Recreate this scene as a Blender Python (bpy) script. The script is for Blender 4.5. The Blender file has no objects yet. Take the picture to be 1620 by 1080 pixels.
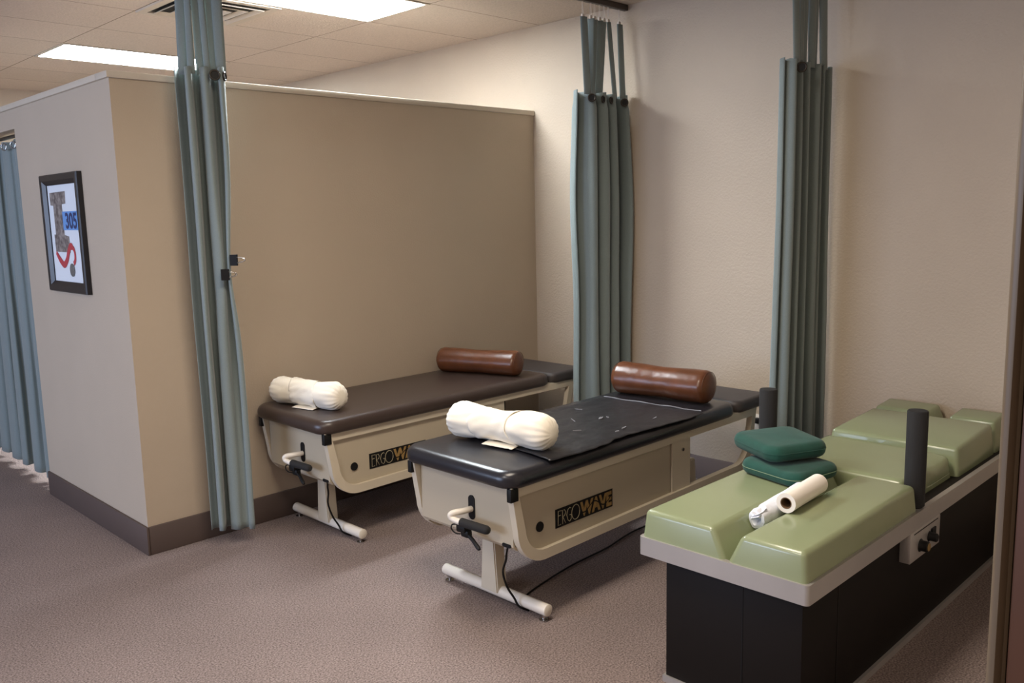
import bpy, bmesh, math, random
from mathutils import Vector, Matrix, noise
sc = bpy.context.scene
COL = sc.collection
PI = math.pi
rnd = random.Random(4)

# ------------------------------------------------------------------ materials
def lin(c):
    return tuple(((v/255)/12.92 if v/255 <= .04045 else ((v/255+.055)/1.055)**2.4) for v in c) + (1,)

def mat(name, rgb, rough=.6, metal=0, spec=.5, bump=0, bscale=200, bdist=.002, var=0, vscale=30,
        rgb2=None, coat=0, sheen=0, emit=0, ecol=None, detail=3):
    m = bpy.data.materials.new(name); m.use_nodes = True
    nt = m.node_tree; b = nt.nodes['Principled BSDF']
    b.inputs['Base Color'].default_value = lin(rgb)
    b.inputs['Roughness'].default_value = rough
    b.inputs['Metallic'].default_value = metal
    b.inputs['Specular IOR Level'].default_value = spec
    b.inputs['Coat Weight'].default_value = coat
    b.inputs['Sheen Weight'].default_value = sheen
    tc = nt.nodes.new('ShaderNodeTexCoord')
    if var:
        n = nt.nodes.new('ShaderNodeTexNoise'); n.inputs['Scale'].default_value = vscale
        n.inputs['Detail'].default_value = detail
        nt.links.new(tc.outputs['Object'], n.inputs['Vector'])
        r = nt.nodes.new('ShaderNodeValToRGB')
        a = lin(rgb); c2 = lin(rgb2) if rgb2 else tuple(x*(1-var) for x in a[:3])+(1,)
        r.color_ramp.elements[0].position = .35; r.color_ramp.elements[1].position = .65
        r.color_ramp.elements[0].color = c2; r.color_ramp.elements[1].color = a
        nt.links.new(n.outputs['Fac'], r.inputs['Fac'])
        nt.links.new(r.outputs['Color'], b.inputs['Base Color'])
    if bump:
        n = nt.nodes.new('ShaderNodeTexNoise'); n.inputs['Scale'].default_value = bscale
        n.inputs['Detail'].default_value = 2
        nt.links.new(tc.outputs['Object'], n.inputs['Vector'])
        bp = nt.nodes.new('ShaderNodeBump'); bp.inputs['Strength'].default_value = bump
        bp.inputs['Distance'].default_value = bdist
        nt.links.new(n.outputs['Fac'], bp.inputs['Height'])
        nt.links.new(bp.outputs['Normal'], b.inputs['Normal'])
    if emit:
        b.inputs['Emission Color'].default_value = ecol or (1, 1, 1, 1)
        b.inputs['Emission Strength'].default_value = emit
    return m

WALLC = (189, 173, 154)
M = {}
M['wall'] = mat('wall_paint', WALLC, .7, bump=.8, bscale=80, bdist=.0035, var=.04, vscale=3)
M['wall2'] = mat('partition_paint', (186, 170, 150), .7, bump=.4, bscale=120, bdist=.002, var=.03, vscale=3)
M['cap'] = mat('wall_cap_paint', (196, 184, 166), .5)
M['base'] = mat('brown_vinyl_base', (84, 70, 64), .55)
M['vinyl_brown'] = mat('brown_vinyl', (60, 48, 43), .33, bump=.25, bscale=420, bdist=.001)
M['vinyl_black'] = mat('black_vinyl', (33, 33, 38), .27, bump=.25, bscale=420, bdist=.001)
M['vinyl_char'] = mat('charcoal_vinyl', (60, 54, 53), .5, bump=.25, bscale=420, bdist=.001)
M['sheet'] = mat('black_sheet', (32, 31, 35), .42, bump=.5, bscale=14, bdist=.012, var=.25, vscale=40)
M['cream'] = mat('cream_metal', (206, 195, 174), .38)
M['cream2'] = mat('cream_panel', (184, 172, 150), .45)
M['white_metal'] = mat('warm_white_metal', (226, 218, 204), .32)
M['black'] = mat('black_plastic', (12, 11, 11), .55, spec=.3)
M['foam'] = mat('black_foam', (30, 29, 29), .85, bump=.5, bscale=600)
M['chrome'] = mat('chrome', (190, 190, 190), .2, metal=1)
M['dark_metal'] = mat('dark_metal', (60, 55, 50), .35, metal=.8)
M['cloth_white'] = mat('white_pillow_cloth', (240, 232, 215), .85, bump=.5, bscale=9, bdist=.02, sheen=.2)
M['paper'] = mat('white_paper', (243, 236, 226), .8)
M['paper2'] = mat('cool_white_paper', (225, 228, 236), .8, bump=.5, bscale=30, bdist=.006)
M['core'] = mat('brown_card_tube', (112, 86, 62), .8)
M['leather'] = mat('brown_bolster_vinyl', (104, 62, 38), .3, bump=.35, bscale=26, bdist=.005, var=.25, vscale=14)
M['green'] = mat('green_vinyl', (141, 150, 115), .25, coat=.2, bump=.1, bscale=350, bdist=.001, var=.06, vscale=3)
M['alu'] = mat('satin_aluminium', (188, 184, 180), .42, metal=.55, var=.08, vscale=5)
M['cab'] = mat('dark_brown_laminate', (22, 17, 14), .6, spec=.2)
M['pad'] = mat('dark_green_cloth', (20, 74, 62), .9, bump=.4, bscale=500, sheen=.12, var=.2, vscale=25)
M['seam'] = mat('pale_green_stitching', (120, 140, 110), .8)
M['curtain'] = mat('blue_grey_curtain', (126, 138, 137), .85, bump=.25, bscale=900, bdist=.0008, sheen=.25, var=.1, vscale=260)
M['track'] = mat('bronze_track', (64, 54, 47), .5)
M['clear'] = mat('clear_hook_plastic', (215, 205, 195), .3)
M['tile'] = None
M['vent'] = mat('vent_white', (188, 176, 162), .6)
M['gold'] = mat('gold_lettering', (160, 128, 74), .5, var=.3, vscale=60)
M['line'] = mat('pale_lettering', (168, 158, 130), .5)
M['frame'] = mat('black_picture_frame', (24, 20, 22), .35)
M['matboard'] = mat('white_mat_board', (222, 226, 230), .8)
M['photo'] = mat('grey_brown_photo_print', (150, 140, 132), .6, var=.5, vscale=38, rgb2=(88, 76, 72))
M['bib'] = mat('blue_number_bib', (104, 150, 208), .7)
M['bibtext'] = mat('dark_blue_digits', (48, 52, 92), .7)
M['ribbon'] = mat('red_ribbon', (182, 62, 66), .6)
M['medal'] = mat('grey_medal', (140, 140, 138), .4, metal=.6, var=.3, vscale=120)
M['wood'] = mat('orange_brown_door', (92, 58, 38), .45, var=.12, vscale=6)
M['casing'] = mat('beige_door_casing', (108, 93, 74), .45)
M['diffuser'] = mat('light_diffuser', (255, 255, 255), .6, emit=52, ecol=(.88, .95, 1, 1))
M['white_plastic'] = mat('white_plastic', (214, 206, 196), .4)
M['scuff'] = mat('pale_scuff', (120, 120, 126), .6)

def carpet():
    m = mat('carpet', (138, 118, 112), .95, spec=.15)
    nt = m.node_tree; b = nt.nodes['Principled BSDF']; tc = nt.nodes.new('ShaderNodeTexCoord')
    n = nt.nodes.new('ShaderNodeTexNoise'); n.inputs['Scale'].default_value = 150; n.inputs['Detail'].default_value = 4
    n2 = nt.nodes.new('ShaderNodeTexNoise'); n2.inputs['Scale'].default_value = 2.2; n2.inputs['Detail'].default_value = 3
    for q in (n, n2): nt.links.new(tc.outputs['Object'], q.inputs['Vector'])
    r = nt.nodes.new('ShaderNodeValToRGB')
    r.color_ramp.elements[0].position = .33; r.color_ramp.elements[0].color = lin((101, 89, 86))
    r.color_ramp.elements[1].position = .67; r.color_ramp.elements[1].color = lin((165, 149, 143))
    nt.links.new(n.outputs['Fac'], r.inputs['Fac'])
    r2 = nt.nodes.new('ShaderNodeValToRGB')
    r2.color_ramp.elements[0].position = .3; r2.color_ramp.elements[0].color = (.87, .87, .87, 1)
    r2.color_ramp.elements[1].position = .7; r2.color_ramp.elements[1].color = (1, 1, 1, 1)
    nt.links.new(n2.outputs['Fac'], r2.inputs['Fac'])
    mx = nt.nodes.new('ShaderNodeMix'); mx.data_type = 'RGBA'; mx.blend_type = 'MULTIPLY'
    mx.inputs['Factor'].default_value = 1
    nt.links.new(r.outputs['Color'], mx.inputs['A']); nt.links.new(r2.outputs['Color'], mx.inputs['B'])
    nt.links.new(mx.outputs['Result'], b.inputs['Base Color'])
    bp = nt.nodes.new('ShaderNodeBump'); bp.inputs['Strength'].default_value = .7; bp.inputs['Distance'].default_value = .004
    nt.links.new(n.outputs['Fac'], bp.inputs['Height']); nt.links.new(bp.outputs['Normal'], b.inputs['Normal'])
    return m
M['carpet'] = carpet()

GX, GY, G = .6236, 1.1472, .6096
HC = 2.8253
def tiles():
    m = mat('ceiling_tiles', (186, 172, 156), .9, spec=.1)
    nt = m.node_tree; b = nt.nodes['Principled BSDF']; tc = nt.nodes.new('ShaderNodeTexCoord')
    br = nt.nodes.new('ShaderNodeTexBrick')
    br.offset = 0; br.squash = 1
    mp = nt.nodes.new('ShaderNodeMapping')
    mp.inputs['Location'].default_value = (-GX, -GY, 0)
    nt.links.new(tc.outputs['Object'], mp.inputs['Vector'])
    nt.links.new(mp.outputs['Vector'], br.inputs['Vector'])
    br.inputs['Scale'].default_value = 1
    br.inputs['Brick Width'].default_value = 2*G; br.inputs['Row Height'].default_value = G
    br.inputs['Mortar Size'].default_value = .0035; br.inputs['Mortar Smooth'].default_value = .3
    br.inputs['Color1'].default_value = lin((208, 193, 180)); br.inputs['Color2'].default_value = lin((200, 186, 173))
    br.inputs['Mortar'].default_value = lin((118, 104, 90))
    n = nt.nodes.new('ShaderNodeTexNoise'); n.inputs['Scale'].default_value = 90; n.inputs['Detail'].default_value = 4
    nt.links.new(tc.outputs['Object'], n.inputs['Vector'])
    r = nt.nodes.new('ShaderNodeValToRGB')
    r.color_ramp.elements[0].position = .3; r.color_ramp.elements[0].color = (.86, .86, .86, 1)
    r.color_ramp.elements[1].position = .6; r.color_ramp.elements[1].color = (1, 1, 1, 1)
    nt.links.new(n.outputs['Fac'], r.inputs['Fac'])
    mx = nt.nodes.new('ShaderNodeMix'); mx.data_type = 'RGBA'; mx.blend_type = 'MULTIPLY'; mx.inputs['Factor'].default_value = 1
    nt.links.new(br.outputs['Color'], mx.inputs['A']); nt.links.new(r.outputs['Color'], mx.inputs['B'])
    nt.links.new(mx.outputs['Result'], b.inputs['Base Color'])
    bp = nt.nodes.new('ShaderNodeBump'); bp.inputs['Strength'].default_value = .5; bp.inputs['Distance'].default_value = .004
    nt.links.new(n.outputs['Fac'], bp.inputs['Height']); nt.links.new(bp.outputs['Normal'], b.inputs['Normal'])
    return m
M['tile'] = tiles()

# ------------------------------------------------------------------ helpers
def link(name, me, m, parent=None, loc=None, rot=None):
    o = bpy.data.objects.new(name, me); COL.objects.link(o)
    if m is not None and me is not None: me.materials.append(m)
    if parent is not None: o.parent = parent
    if loc is not None: o.location = loc
    if rot is not None: o.rotation_euler = rot
    return o
def thing(name, label, cat, loc=(0, 0, 0), group=None, rotz=0):
    o = bpy.data.objects.new(name, None); COL.objects.link(o)
    o.location = loc; o.rotation_euler = (0, 0, rotz); o.empty_display_size = .1
    o['label'] = label; o['category'] = cat
    if group: o['group'] = group
    return o
def tag(o, label, cat, group=None):
    o['label'] = label; o['category'] = cat
    if group: o['group'] = group
    return o
def struct(o, kids=()):
    o['kind'] = 'structure'; return o
def fin(name, bm, m, parent=None, smooth=False, loc=None, rot=None):
    bmesh.ops.recalc_face_normals(bm, faces=bm.faces)
    me = bpy.data.meshes.new(name); bm.to_mesh(me); bm.free()
    if smooth:
        for p in me.polygons: p.use_smooth = True
        if smooth is not True:
            me.set_sharp_from_angle(angle=math.radians(smooth))
    return link(name, me, m, parent, loc, rot)
def bx(bm, x0, x1, y0, y1, z0, z1, bev=0, seg=2):
    r = bmesh.ops.create_cube(bm, size=1)
    vs = r['verts']
    for v in vs:
        v.co = Vector(((x0+x1)/2 + v.co.x*(x1-x0), (y0+y1)/2 + v.co.y*(y1-y0), (z0+z1)/2 + v.co.z*(z1-z0)))
    if bev:
        es = list({e for v in vs for e in v.link_edges})
        bmesh.ops.bevel(bm, geom=es, offset=bev, segments=seg, affect='EDGES', profile=.5)
def box(name, x0, x1, y0, y1, z0, z1, m, parent=None, bev=0, seg=2):
    bm = bmesh.new(); bx(bm, x0, x1, y0, y1, z0, z1, bev, seg)
    return fin(name, bm, m, parent, smooth=40 if bev else False)
def sweep(bm, pts, rad, n=12, caps=True, up=None):
    pts = [Vector(p) for p in pts]
    rads = rad if isinstance(rad, (list, tuple)) else [rad]*len(pts)
    t0 = (pts[1]-pts[0]).normalized()
    a = Vector(up) if up else (Vector((0, 0, 1)) if abs(t0.z) < .9 else Vector((1, 0, 0)))
    nrm = (a - t0*a.dot(t0)).normalized()
    rings = []
    for i, p in enumerate(pts):
        t = ((pts[min(i+1, len(pts)-1)]-pts[max(i-1, 0)])).normalized()
        nrm = (nrm - t*nrm.dot(t)).normalized(); b = t.cross(nrm)
        rings.append([bm.verts.new(p + (nrm*math.cos(2*PI*k/n)+b*math.sin(2*PI*k/n))*rads[i]) for k in range(n)])
    for i in range(len(rings)-1):
        for k in range(n):
            bm.faces.new((rings[i][k], rings[i][(k+1) % n], rings[i+1][(k+1) % n], rings[i+1][k]))
    if caps:
        bm.faces.new(rings[0][::-1]); bm.faces.new(rings[-1])
def tube(name, pts, rad, m, parent=None, n=12):
    bm = bmesh.new(); sweep(bm, pts, rad, n)
    return fin(name, bm, m, parent, smooth=50)
def curve_pts(P, n=8):
    P = [Vector(p) for p in P]; out = []
    for i in range(len(P)-1):
        p0, p1, p2, p3 = P[max(i-1, 0)], P[i], P[i+1], P[min(i+2, len(P)-1)]
        for k in range(n):
            t = k/n
            out.append(.5*((2*p1)+(p2-p0)*t+(2*p0-5*p1+4*p2-p3)*t*t+(3*p1-p0-3*p2+p3)*t**3))
    out.append(P[-1]); return out
def rrect(x0, x1, y0, y1, r, n=6):
    r = max(r, 1e-4); out = []
    for cx, cy, a in ((x1-r, y1-r, 0), (x0+r, y1-r, 90), (x0+r, y0+r, 180), (x1-r, y0+r, 270)):
        for k in range(n+1):
            t = math.radians(a+90*k/n); out.append((cx+r*math.cos(t), cy+r*math.sin(t)))
    return out
def slab(bm, x0, x1, y0, y1, z0, z1, r, e, crown=0, n=6, eb=None, disp=None):
    """padded slab with rounded corners, rounded top edge e, bottom edge eb, crowned top"""
    eb = e if eb is None else eb
    prof = []
    for k in range(5): a = PI/2*k/4; prof.append((eb*(1-math.sin(a)), z0+eb*(1-math.cos(a))))
    for k in range(7): a = PI/2*k/6; prof.append((e*(1-math.cos(a)), z1-e*(1-math.sin(a))))
    half = min(x1-x0, y1-y0)/2
    for f in (.25, .5, .75, .93):
        prof.append((e+(half-e)*f, z1+crown*math.sin(f*PI/2)))
    rings = []
    for d, z in prof:
        rr = max(r-d, .004)
        rings.append([bm.verts.new((x, y, z)) for x, y in rrect(x0+d, x1-d, y0+d, y1-d, rr, n)])
    for i in range(len(rings)-1):
        L = len(rings[i])
        for k in range(L):
            bm.faces.new((rings[i][k], rings[i][(k+1) % L], rings[i+1][(k+1) % L], rings[i+1][k]))
    bm.faces.new(rings[0][::-1]); bm.faces.new(rings[-1])
def prism(bm, outline, axis, a, b):
    """extrude a 2D outline along axis ('x','y','z') from a to b; outline gives the two other coordinates in order"""
    def P(u, v, w):
        return (w, u, v) if axis == 'x' else ((u, w, v) if axis == 'y' else (u, v, w))
    A = [bm.verts.new(P(u, v, a)) for u, v in outline]; B = [bm.verts.new(P(u, v, b)) for u, v in outline]
    L = len(A)
    bm.faces.new(A); bm.faces.new(B[::-1])
    for k in range(L): bm.faces.new((A[k], B[k], B[(k+1) % L], A[(k+1) % L]))
    return A, B
def ring_prism(bm, outer, inner, axis, a, b):
    def P(u, v, w):
        return (w, u, v) if axis == 'x' else ((u, w, v) if axis == 'y' else (u, v, w))
    V = [[bm.verts.new(P(u, v, w)) for u, v in o] for o in (outer, inner) for w in (a, b)]
    oa, ob, ia, ib = V; L = len(oa)
    for k in range(L):
        j = (k+1) % L
        bm.faces.new((oa[k], oa[j], ob[j], ob[k])); bm.faces.new((ia[k], ib[k], ib[j], ia[j]))
        bm.faces.new((oa[k], ia[k], ia[j], oa[j])); bm.faces.new((ob[k], ob[j], ib[j], ib[k]))
def lathe(bm, prof, n=40, axis='y', c=(0, 0, 0), disp=None):
    """prof = [(s, r)] along axis"""
    rings = []
    for i, (s, r) in enumerate(prof):
        row = []
        for k in range(n):
            a = 2*PI*k/n; rr = r
            if disp: rr = disp(s, a, r, i)
            u, v = rr*math.cos(a), rr*math.sin(a)
            p = (c[0]+u, c[1]+s, c[2]+v) if axis == 'y' else ((c[0]+s, c[1]+u, c[2]+v) if axis == 'x' else (c[0]+u, c[1]+v, c[2]+s))
            row.append(bm.verts.new(p))
        rings.append(row)
    for i in range(len(rings)-1):
        for k in range(n):
            bm.faces.new((rings[i][k], rings[i][(k+1) % n], rings[i+1][(k+1) % n], rings[i+1][k]))
    bm.faces.new(rings[0][::-1]); bm.faces.new(rings[-1])
def text_mesh(name, s, size, m, parent, mtx, bold=0, ext=.0008, sx=1):
    cu = bpy.data.curves.new('t', 'FONT'); cu.body = s; cu.size = size; cu.extrude = ext; cu.offset = bold
    cu.align_x = 'LEFT'
    o = bpy.data.objects.new('t', cu); COL.objects.link(o)
    dg = bpy.context.evaluated_depsgraph_get(); me = bpy.data.meshes.new_from_object(o.evaluated_get(dg))
    bpy.data.objects.remove(o); bpy.data.curves.remove(cu)
    xs = [v.co.x for v in me.vertices]; ys = [v.co.y for v in me.vertices]
    x0, x1, y0, y1 = min(xs), max(xs), min(ys), max(ys)
    for v in me.vertices: v.co.x = (v.co.x-x0)/(x1-x0); v.co.y = (v.co.y-y0)/(y1-y0)
    me.transform(mtx); me.name = name
    return link(name, me, m, parent)

# ------------------------------------------------------------------ the room
XB, YF, XL, YN = 2.773, 4.876, -5.2, -6.6      # back wall x, far wall y, left wall x, near wall y
HP, HB = 2.283, .142
YJ, YJ2, HJ = 1.427, 3.15, 2.1455
YW = -3.78
struct(box('floor', XL-.1, XB+.1, YN-.1, YF+.1, -.05, 0, M['carpet']))
struct(box('ceiling', XL-.1, XB+.1, YN-.1, YF+.1, HC, HC+.05, M['tile']))
struct(box('wall_back', XB, XB+.1, YN, YF, 0, HC, M['wall']))
struct(box('wall_far', XL, XB, YF, YF+.1, 0, HC, M['wall']))
struct(box('wall_near', XL, XB, YN-.1, YN, 0, HC, M['wall']))
# left wall with a window that brings in daylight
bm = bmesh.new()
bx(bm, XL-.1, XL, YN, -1.2, 0, HC); bx(bm, XL-.1, XL, 2.6, YF, 0, HC)
bx(bm, XL-.1, XL, -1.2, 2.6, 0, .8); bx(bm, XL-.1, XL, -1.2, 2.6, 2.4, HC)
struct(fin('wall_left', bm, M['wall']))
bm = bmesh.new()
for a, b, c, d in ((-1.2, -1.14, .8, 2.4), (2.54, 2.6, .8, 2.4), (.67, .73, .8, 2.4)): bx(bm, XL-.09, XL-.02, a, b, c, d)
bx(bm, XL-.089, XL-.021, -1.14, 2.54, .8, .86); bx(bm, XL-.089, XL-.021, -1.14, 2.54, 2.34, 2.4)
struct(fin('window_1', bm, M['white_plastic']))
# low partition round the inner cubicle
box_p = box('wall_partition', 0, XB, 0, .11, 0, HP-.03, M['wall2']); struct(box_p)
bm = bmesh.new()
bx(bm, 0, .11, .11, YJ, 0, HP-.03); bx(bm, 0, .11, YJ, YJ2, HJ, HP-.03); bx(bm, 0, .11, YJ2, YF, 0, HP-.03)
struct(fin('wall_cubicle', bm, M['wall2']))
struct(box('trim_1', -.014, XB-.001, -.014, .124, HP-.03, HP, M['cap'], bev=.003))
struct(box('trim_2', -.014, .124, .125, YF-.001, HP-.03, HP, M['cap'], bev=.003))
def skirting(name, x0, x1, y0, y1):
    struct(box(name, x0, x1, y0, y1, 0, HB, M['base'], bev=.004))
skirting('baseboard_partition', .0, XB-.013, -.013, 0)
skirting('baseboard_cubicle', -.013, 0, -.013, YJ)
struct(box('baseboard_back', XB-.012, XB, YW, -.014, 0, HB, mat('lit_vinyl_base', (112, 97, 91), .6), bev=.004))  # paler copy of the base vinyl, with the light put into its colour
skirting('baseboard_far', XL, XB, YF-.012, YF)
skirting('baseboard_inner', XB-.012, XB, .125, YF-.013)

# near right wall: doorway jamb, beige casing and an orange-brown door leaf
YC = -3.775
struct(box('wall_right', -.25, XB, YC-.14, YC-.01, 0, HC, M['wall']))
bm = bmesh.new()
prism(bm, [(-.24, YC), (-.285, YC), (-.297, YC-.004), (-.300, YC-.008), (-.300, YC-.014), (-.295, YC-.018), (-.286, YC-.020), (-.283, YC-.024), (-.24, YC-.024)], 'z', 0, 2.3)
struct(fin('trim_3', bm, M['casing'], smooth=40))
struct(box('door_1', -.288, -.251, YC-.30, YC-.026, .01, 2.25, M['wood'], bev=.003))

# ------------------------------------------------------------------ ceiling lights and vent
def troffer(x0, y0, label, name='ceiling_light'):
    x1, y1 = x0+2*G, y0+G
    t = thing(name, label, 'ceiling light', ((x0+x1)/2, (y0+y1)/2, HC), 'fluorescent ceiling panels')
    def L(x): return x-(x0+x1)/2
    def K(y): return y-(y0+y1)/2
    bm = bmesh.new()
    ring_prism(bm, [(L(x0), K(y0)), (L(x1), K(y0)), (L(x1), K(y1)), (L(x0), K(y1))],
               [(L(x0+.02), K(y0+.02)), (L(x1-.02), K(y0+.02)), (L(x1-.02), K(y1-.02)), (L(x0+.02), K(y1-.02))], 'z', -.006, 0)
    fin('frame', bm, M['vent'], t)
    box('diffuser', L(x0+.02), L(x1-.02), K(y0+.02), K(y1-.02), -.004, -.001, M['diffuser'], t)
    return t
troffer(GX, GY+2*G, 'long glowing ceiling panel above the cubicle doorway, lower left one')
troffer(GX, GY-2*G, 'large glowing ceiling panel at top edge beside the square air vent')

def vent(x0, y0):
    c = (x0+G/2, y0+G/2)
    t = thing('ceiling_vent', 'square white ceiling air vent with dark louvre gaps behind the curtain straps', 'vent', (c[0], c[1], HC))
    h = G/2
    def sq(a): return [(-a, -a), (a, -a), (a, a), (-a, a)]
    bm = bmesh.new(); ring_prism(bm, sq(h-.003), sq(h-.05), 'z', -.012, 0)
    fin('frame', bm, M['vent'], t)
    bm = bmesh.new()
    for a in (.232, .165, .098):
        A = [bm.verts.new((x, y, -.020)) for x, y in sq(a)]; B = [bm.verts.new((x, y, -.004)) for x, y in sq(a-.024)]
        A2 = [bm.verts.new((x, y, -.023)) for x, y in sq(a-.003)]; B2 = [bm.verts.new((x, y, -.007)) for x, y in sq(a-.027)]
        for k in range(4):
            j = (k+1) % 4
            bm.faces.new((A[k], A[j], B[j], B[k])); bm.faces.new((A2[k], B2[k], B2[j], A2[j]))
            bm.faces.new((A[k], A2[k], A2[j], A[j]))
    fin('louvre', bm, M['vent'], t)
    box('backing', -h+.04, h-.04, -h+.04, h-.04, -.002, -.0005, M['black'], t)
vent(GX, GY-G)

# ------------------------------------------------------------------ traction tables
def traction_table(name, label, yc, padm, endm, badge):
    t = thing(name, label, 'treatment table', (.79, yc, 0), 'traction tables with cream frames')
    ox = .79
    def X(x): return x-ox
    H = .305                                   # half width of the frame
    # padded top: long section and end section
    bm = bmesh.new(); slab(bm, X(.575), X(2.185), -.332, .332, .586, .6555, .080, .036, .0035, eb=.024)
    fin('table_pad', bm, padm, t, smooth=True)
    bm = bmesh.new(); slab(bm, X(2.19), X(2.50), -.325, .325, .588, .652, .05, .024, .002)
    fin('end_pad', bm, endm, t, smooth=True)
    # side frames
    def outline(o, r):
        x0, x1, z0, z1 = .605+o, 2.40-o, .262+o, .592-o
        pts = [(X(x1), z1), (X(x0), z1)]
        p = []
        cx, cz = x0+r+.03, z0+r
        for k in range(9):
            a = PI+PI/2*k/8; p.append((X(cx+r*math.cos(a)), cz+r*math.sin(a)))
        cx = x1-r-.03
        for k in range(9):
            a = 1.5*PI+PI/2*k/8; p.append((X(cx+r*math.cos(a)), cz+.012+r*math.sin(a)))
        return pts+p
    for s in (1, -1):
        bm = bmesh.new()
        ring_prism(bm, outline(0, .15), outline(.042, .112), 'y', s*(H-.03), s*H)
        bmesh.ops.bevel(bm, geom=[e for e in bm.edges if len(e.link_faces) == 2 and e.calc_face_angle(0) > 1.2], offset=.006, segments=2, affect='EDGES')
        fin('side_frame', bm, M['cream'], t, smooth=40)
        # recessed side panel and the post panel behind it
        bm = bmesh.new()
        o = outline(.030, .115)
        xe = X(1.655)
        front = [p for p in o if p[0] < xe]
        poly = [(xe, .560)]+front+[(xe, .294)]
        prism(bm, poly, 'y', s*(H-.024), s*(H-.018))
        sp = fin('side_panel', bm, M['cream2'], t)
        bm = bmesh.new(); bx(bm, X(1.662), X(1.81), s*(H-.024) if s > 0 else s*(H-.012), s*(H-.012) if s > 0 else s*(H-.024), .296, .575, .002)
        pp = fin('post_panel', bm, M['cream'], t)
        bm = bmesh.new(); lathe(bm, [(-.004, .008), (0, .009), (.004, .007)], 14, 'y', (X(1.745), s*(H-.010), .50))
        fin('screw', bm, M['chrome'], pp, smooth=40)
        bm = bmesh.new(); lathe(bm, [(-.004, .020), (.0, .021), (.003, .019), (.0035, .012)] if s < 0 else [(-.0035, .012), (-.003, .019), (0, .021), (.004, .02)], 24, 'y', (X(.772), s*(H-.0165), .394))
        # flip so the dome faces out
        fin('port_cap', bm, M['black'], sp, smooth=40)
        bm = bmesh.new(); y0, y1 = sorted((s*(H-.02), s*(H+.004)))
        bx(bm, X(.598), X(.640), y0, y1, .536, .588, .003); fin('corner_bracket', bm, M['black'], t, smooth=40)
    # end panel + belly pan
    bm = bmesh.new()
    prof = [(.640, .59), (.640, .342), (.655, .325), (.76, .292), (1.80, .297), (1.80, .305), (.76, .300), (.66, .335), (.65, .345), (.65, .59)]
    prism(bm, [(X(a), b) for a, b in prof], 'y', -(H-.032), H-.032)
    ep = fin('end_panel', bm, M['cream2'], t)
    bm = bmesh.new(); bx(bm, X(.66), X(2.38), -(H-.03), H-.03, .578, .590); fin('top_plate', bm, M['cream2'], t)
    bm = bmesh.new(); bx(bm, X(1.80), X(1.81), -(H-.03), H-.03, .297, .578); fin('rear_bulkhead', bm, M['black'], t)
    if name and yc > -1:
        bm = bmesh.new(); bx(bm, X(1.82), X(2.36), H-.040, H-.034, .30, .575); fin('shade_panel', bm, M['black'], t)  # added black panel, stands in for the shaded wall beyond the opening
    # slot in the end panel
    bm = bmesh.new()
    prism(bm, rrect(-.062, -.026, .402, .502, .0175), 'x', X(.6365), X(.6405)); fin('slot', bm, M['black'], ep)
    bm = bmesh.new()
    prism(bm, rrect(-.262, -.215, .336, .350, .006), 'x', X(.636), X(.6405)); fin('cable_slot', bm, M['black'], ep)
    # handle: bent tube, foam grip, clamp and lever
    hp = curve_pts([(X(.65), -.044, .446), (X(.60), -.04, .446), (X(.562), -.022, .444), (X(.553), -.012, .434), (X(.555), -.02, .422), (X(.560), -.05, .416), (X(.566), -.09, .414)], 6)
    hd = tube('handle', hp, .0125, M['white_metal'], t)
    tube('grip', [(X(.563), -.062, .416), (X(.564), -.064, .415), (X(.574), -.196, .413), (X(.575), -.206, .412), (X(.575), -.210, .412)], [.013, .0175, .0175, .014, .006], M['foam'], hd, 18)
    bm = bmesh.new()
    bx(bm, X(.556), X(.600), -.088, -.036, .372, .408, .008); bx(bm, X(.562), X(.59), -.10, -.055, .355, .385, .008)
    sweep(bm, curve_pts([(X(.56), -.036, .402), (X(.556), -.016, .395), (X(.556), -.012, .378), (X(.56), -.03, .364), (X(.568), -.05, .362)], 5), .003, 6)
    fin('clamp', bm, M['black'], hd, smooth=40)
    tube('lever', [(X(.575), -.075, .375), (X(.570), -.12, .355), (X(.562), -.158, .336), (X(.560), -.168, .331)], [.009, .008, .009, .006], M['black'], hd, 10)
    # pedestals
    for x in (.79, 2.22):
        pd = link('pedestal', None, None, t) if False else None
        bm = bmesh.new()
        w0, w1 = .034, .052
        A = [(-w1, .045), (w1, .045), (w0, .30), (-w0, .30)]
        prism(bm, A, 'x', X(x)-.03, X(x)+.03)
        bmesh.ops.bevel(bm, geom=bm.edges[:], offset=.005, segments=2, affect='EDGES')
        pd = fin('pedestal', bm, M['cream'], t, smooth=40)
        bm = bmesh.new(); lathe(bm, [(-.312, .020), (-.309, .0245), (.309, .0245), (.312, .020)], 24, 'y', (X(x), 0, .047))
        ft = fin('foot_bar', bm, M['white_metal'], t, smooth=40)
        for s in (1, -1):
            bm = bmesh.new(); lathe(bm, [(0, .019), (.004, .019), (.006, .007), (.028, .006)], 18, 'z', (X(x), s*.285, 0))
            fin('levelling_foot', bm, M['chrome'], ft, smooth=40)
    # power cable at the front pedestal
    cb = curve_pts([(X(.655), -.232, .34), (X(.665), -.21, .30), (X(.68), -.19, .26), (X(.70), -.150, .19), (X(.722), -.150, .12), (X(.745), -.165, .07), (X(.757), -.18, .035), (X(.80), -.19, .006)], 6)
    tube('power_cable', cb, .0045, M['black'], t, 8)
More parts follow.
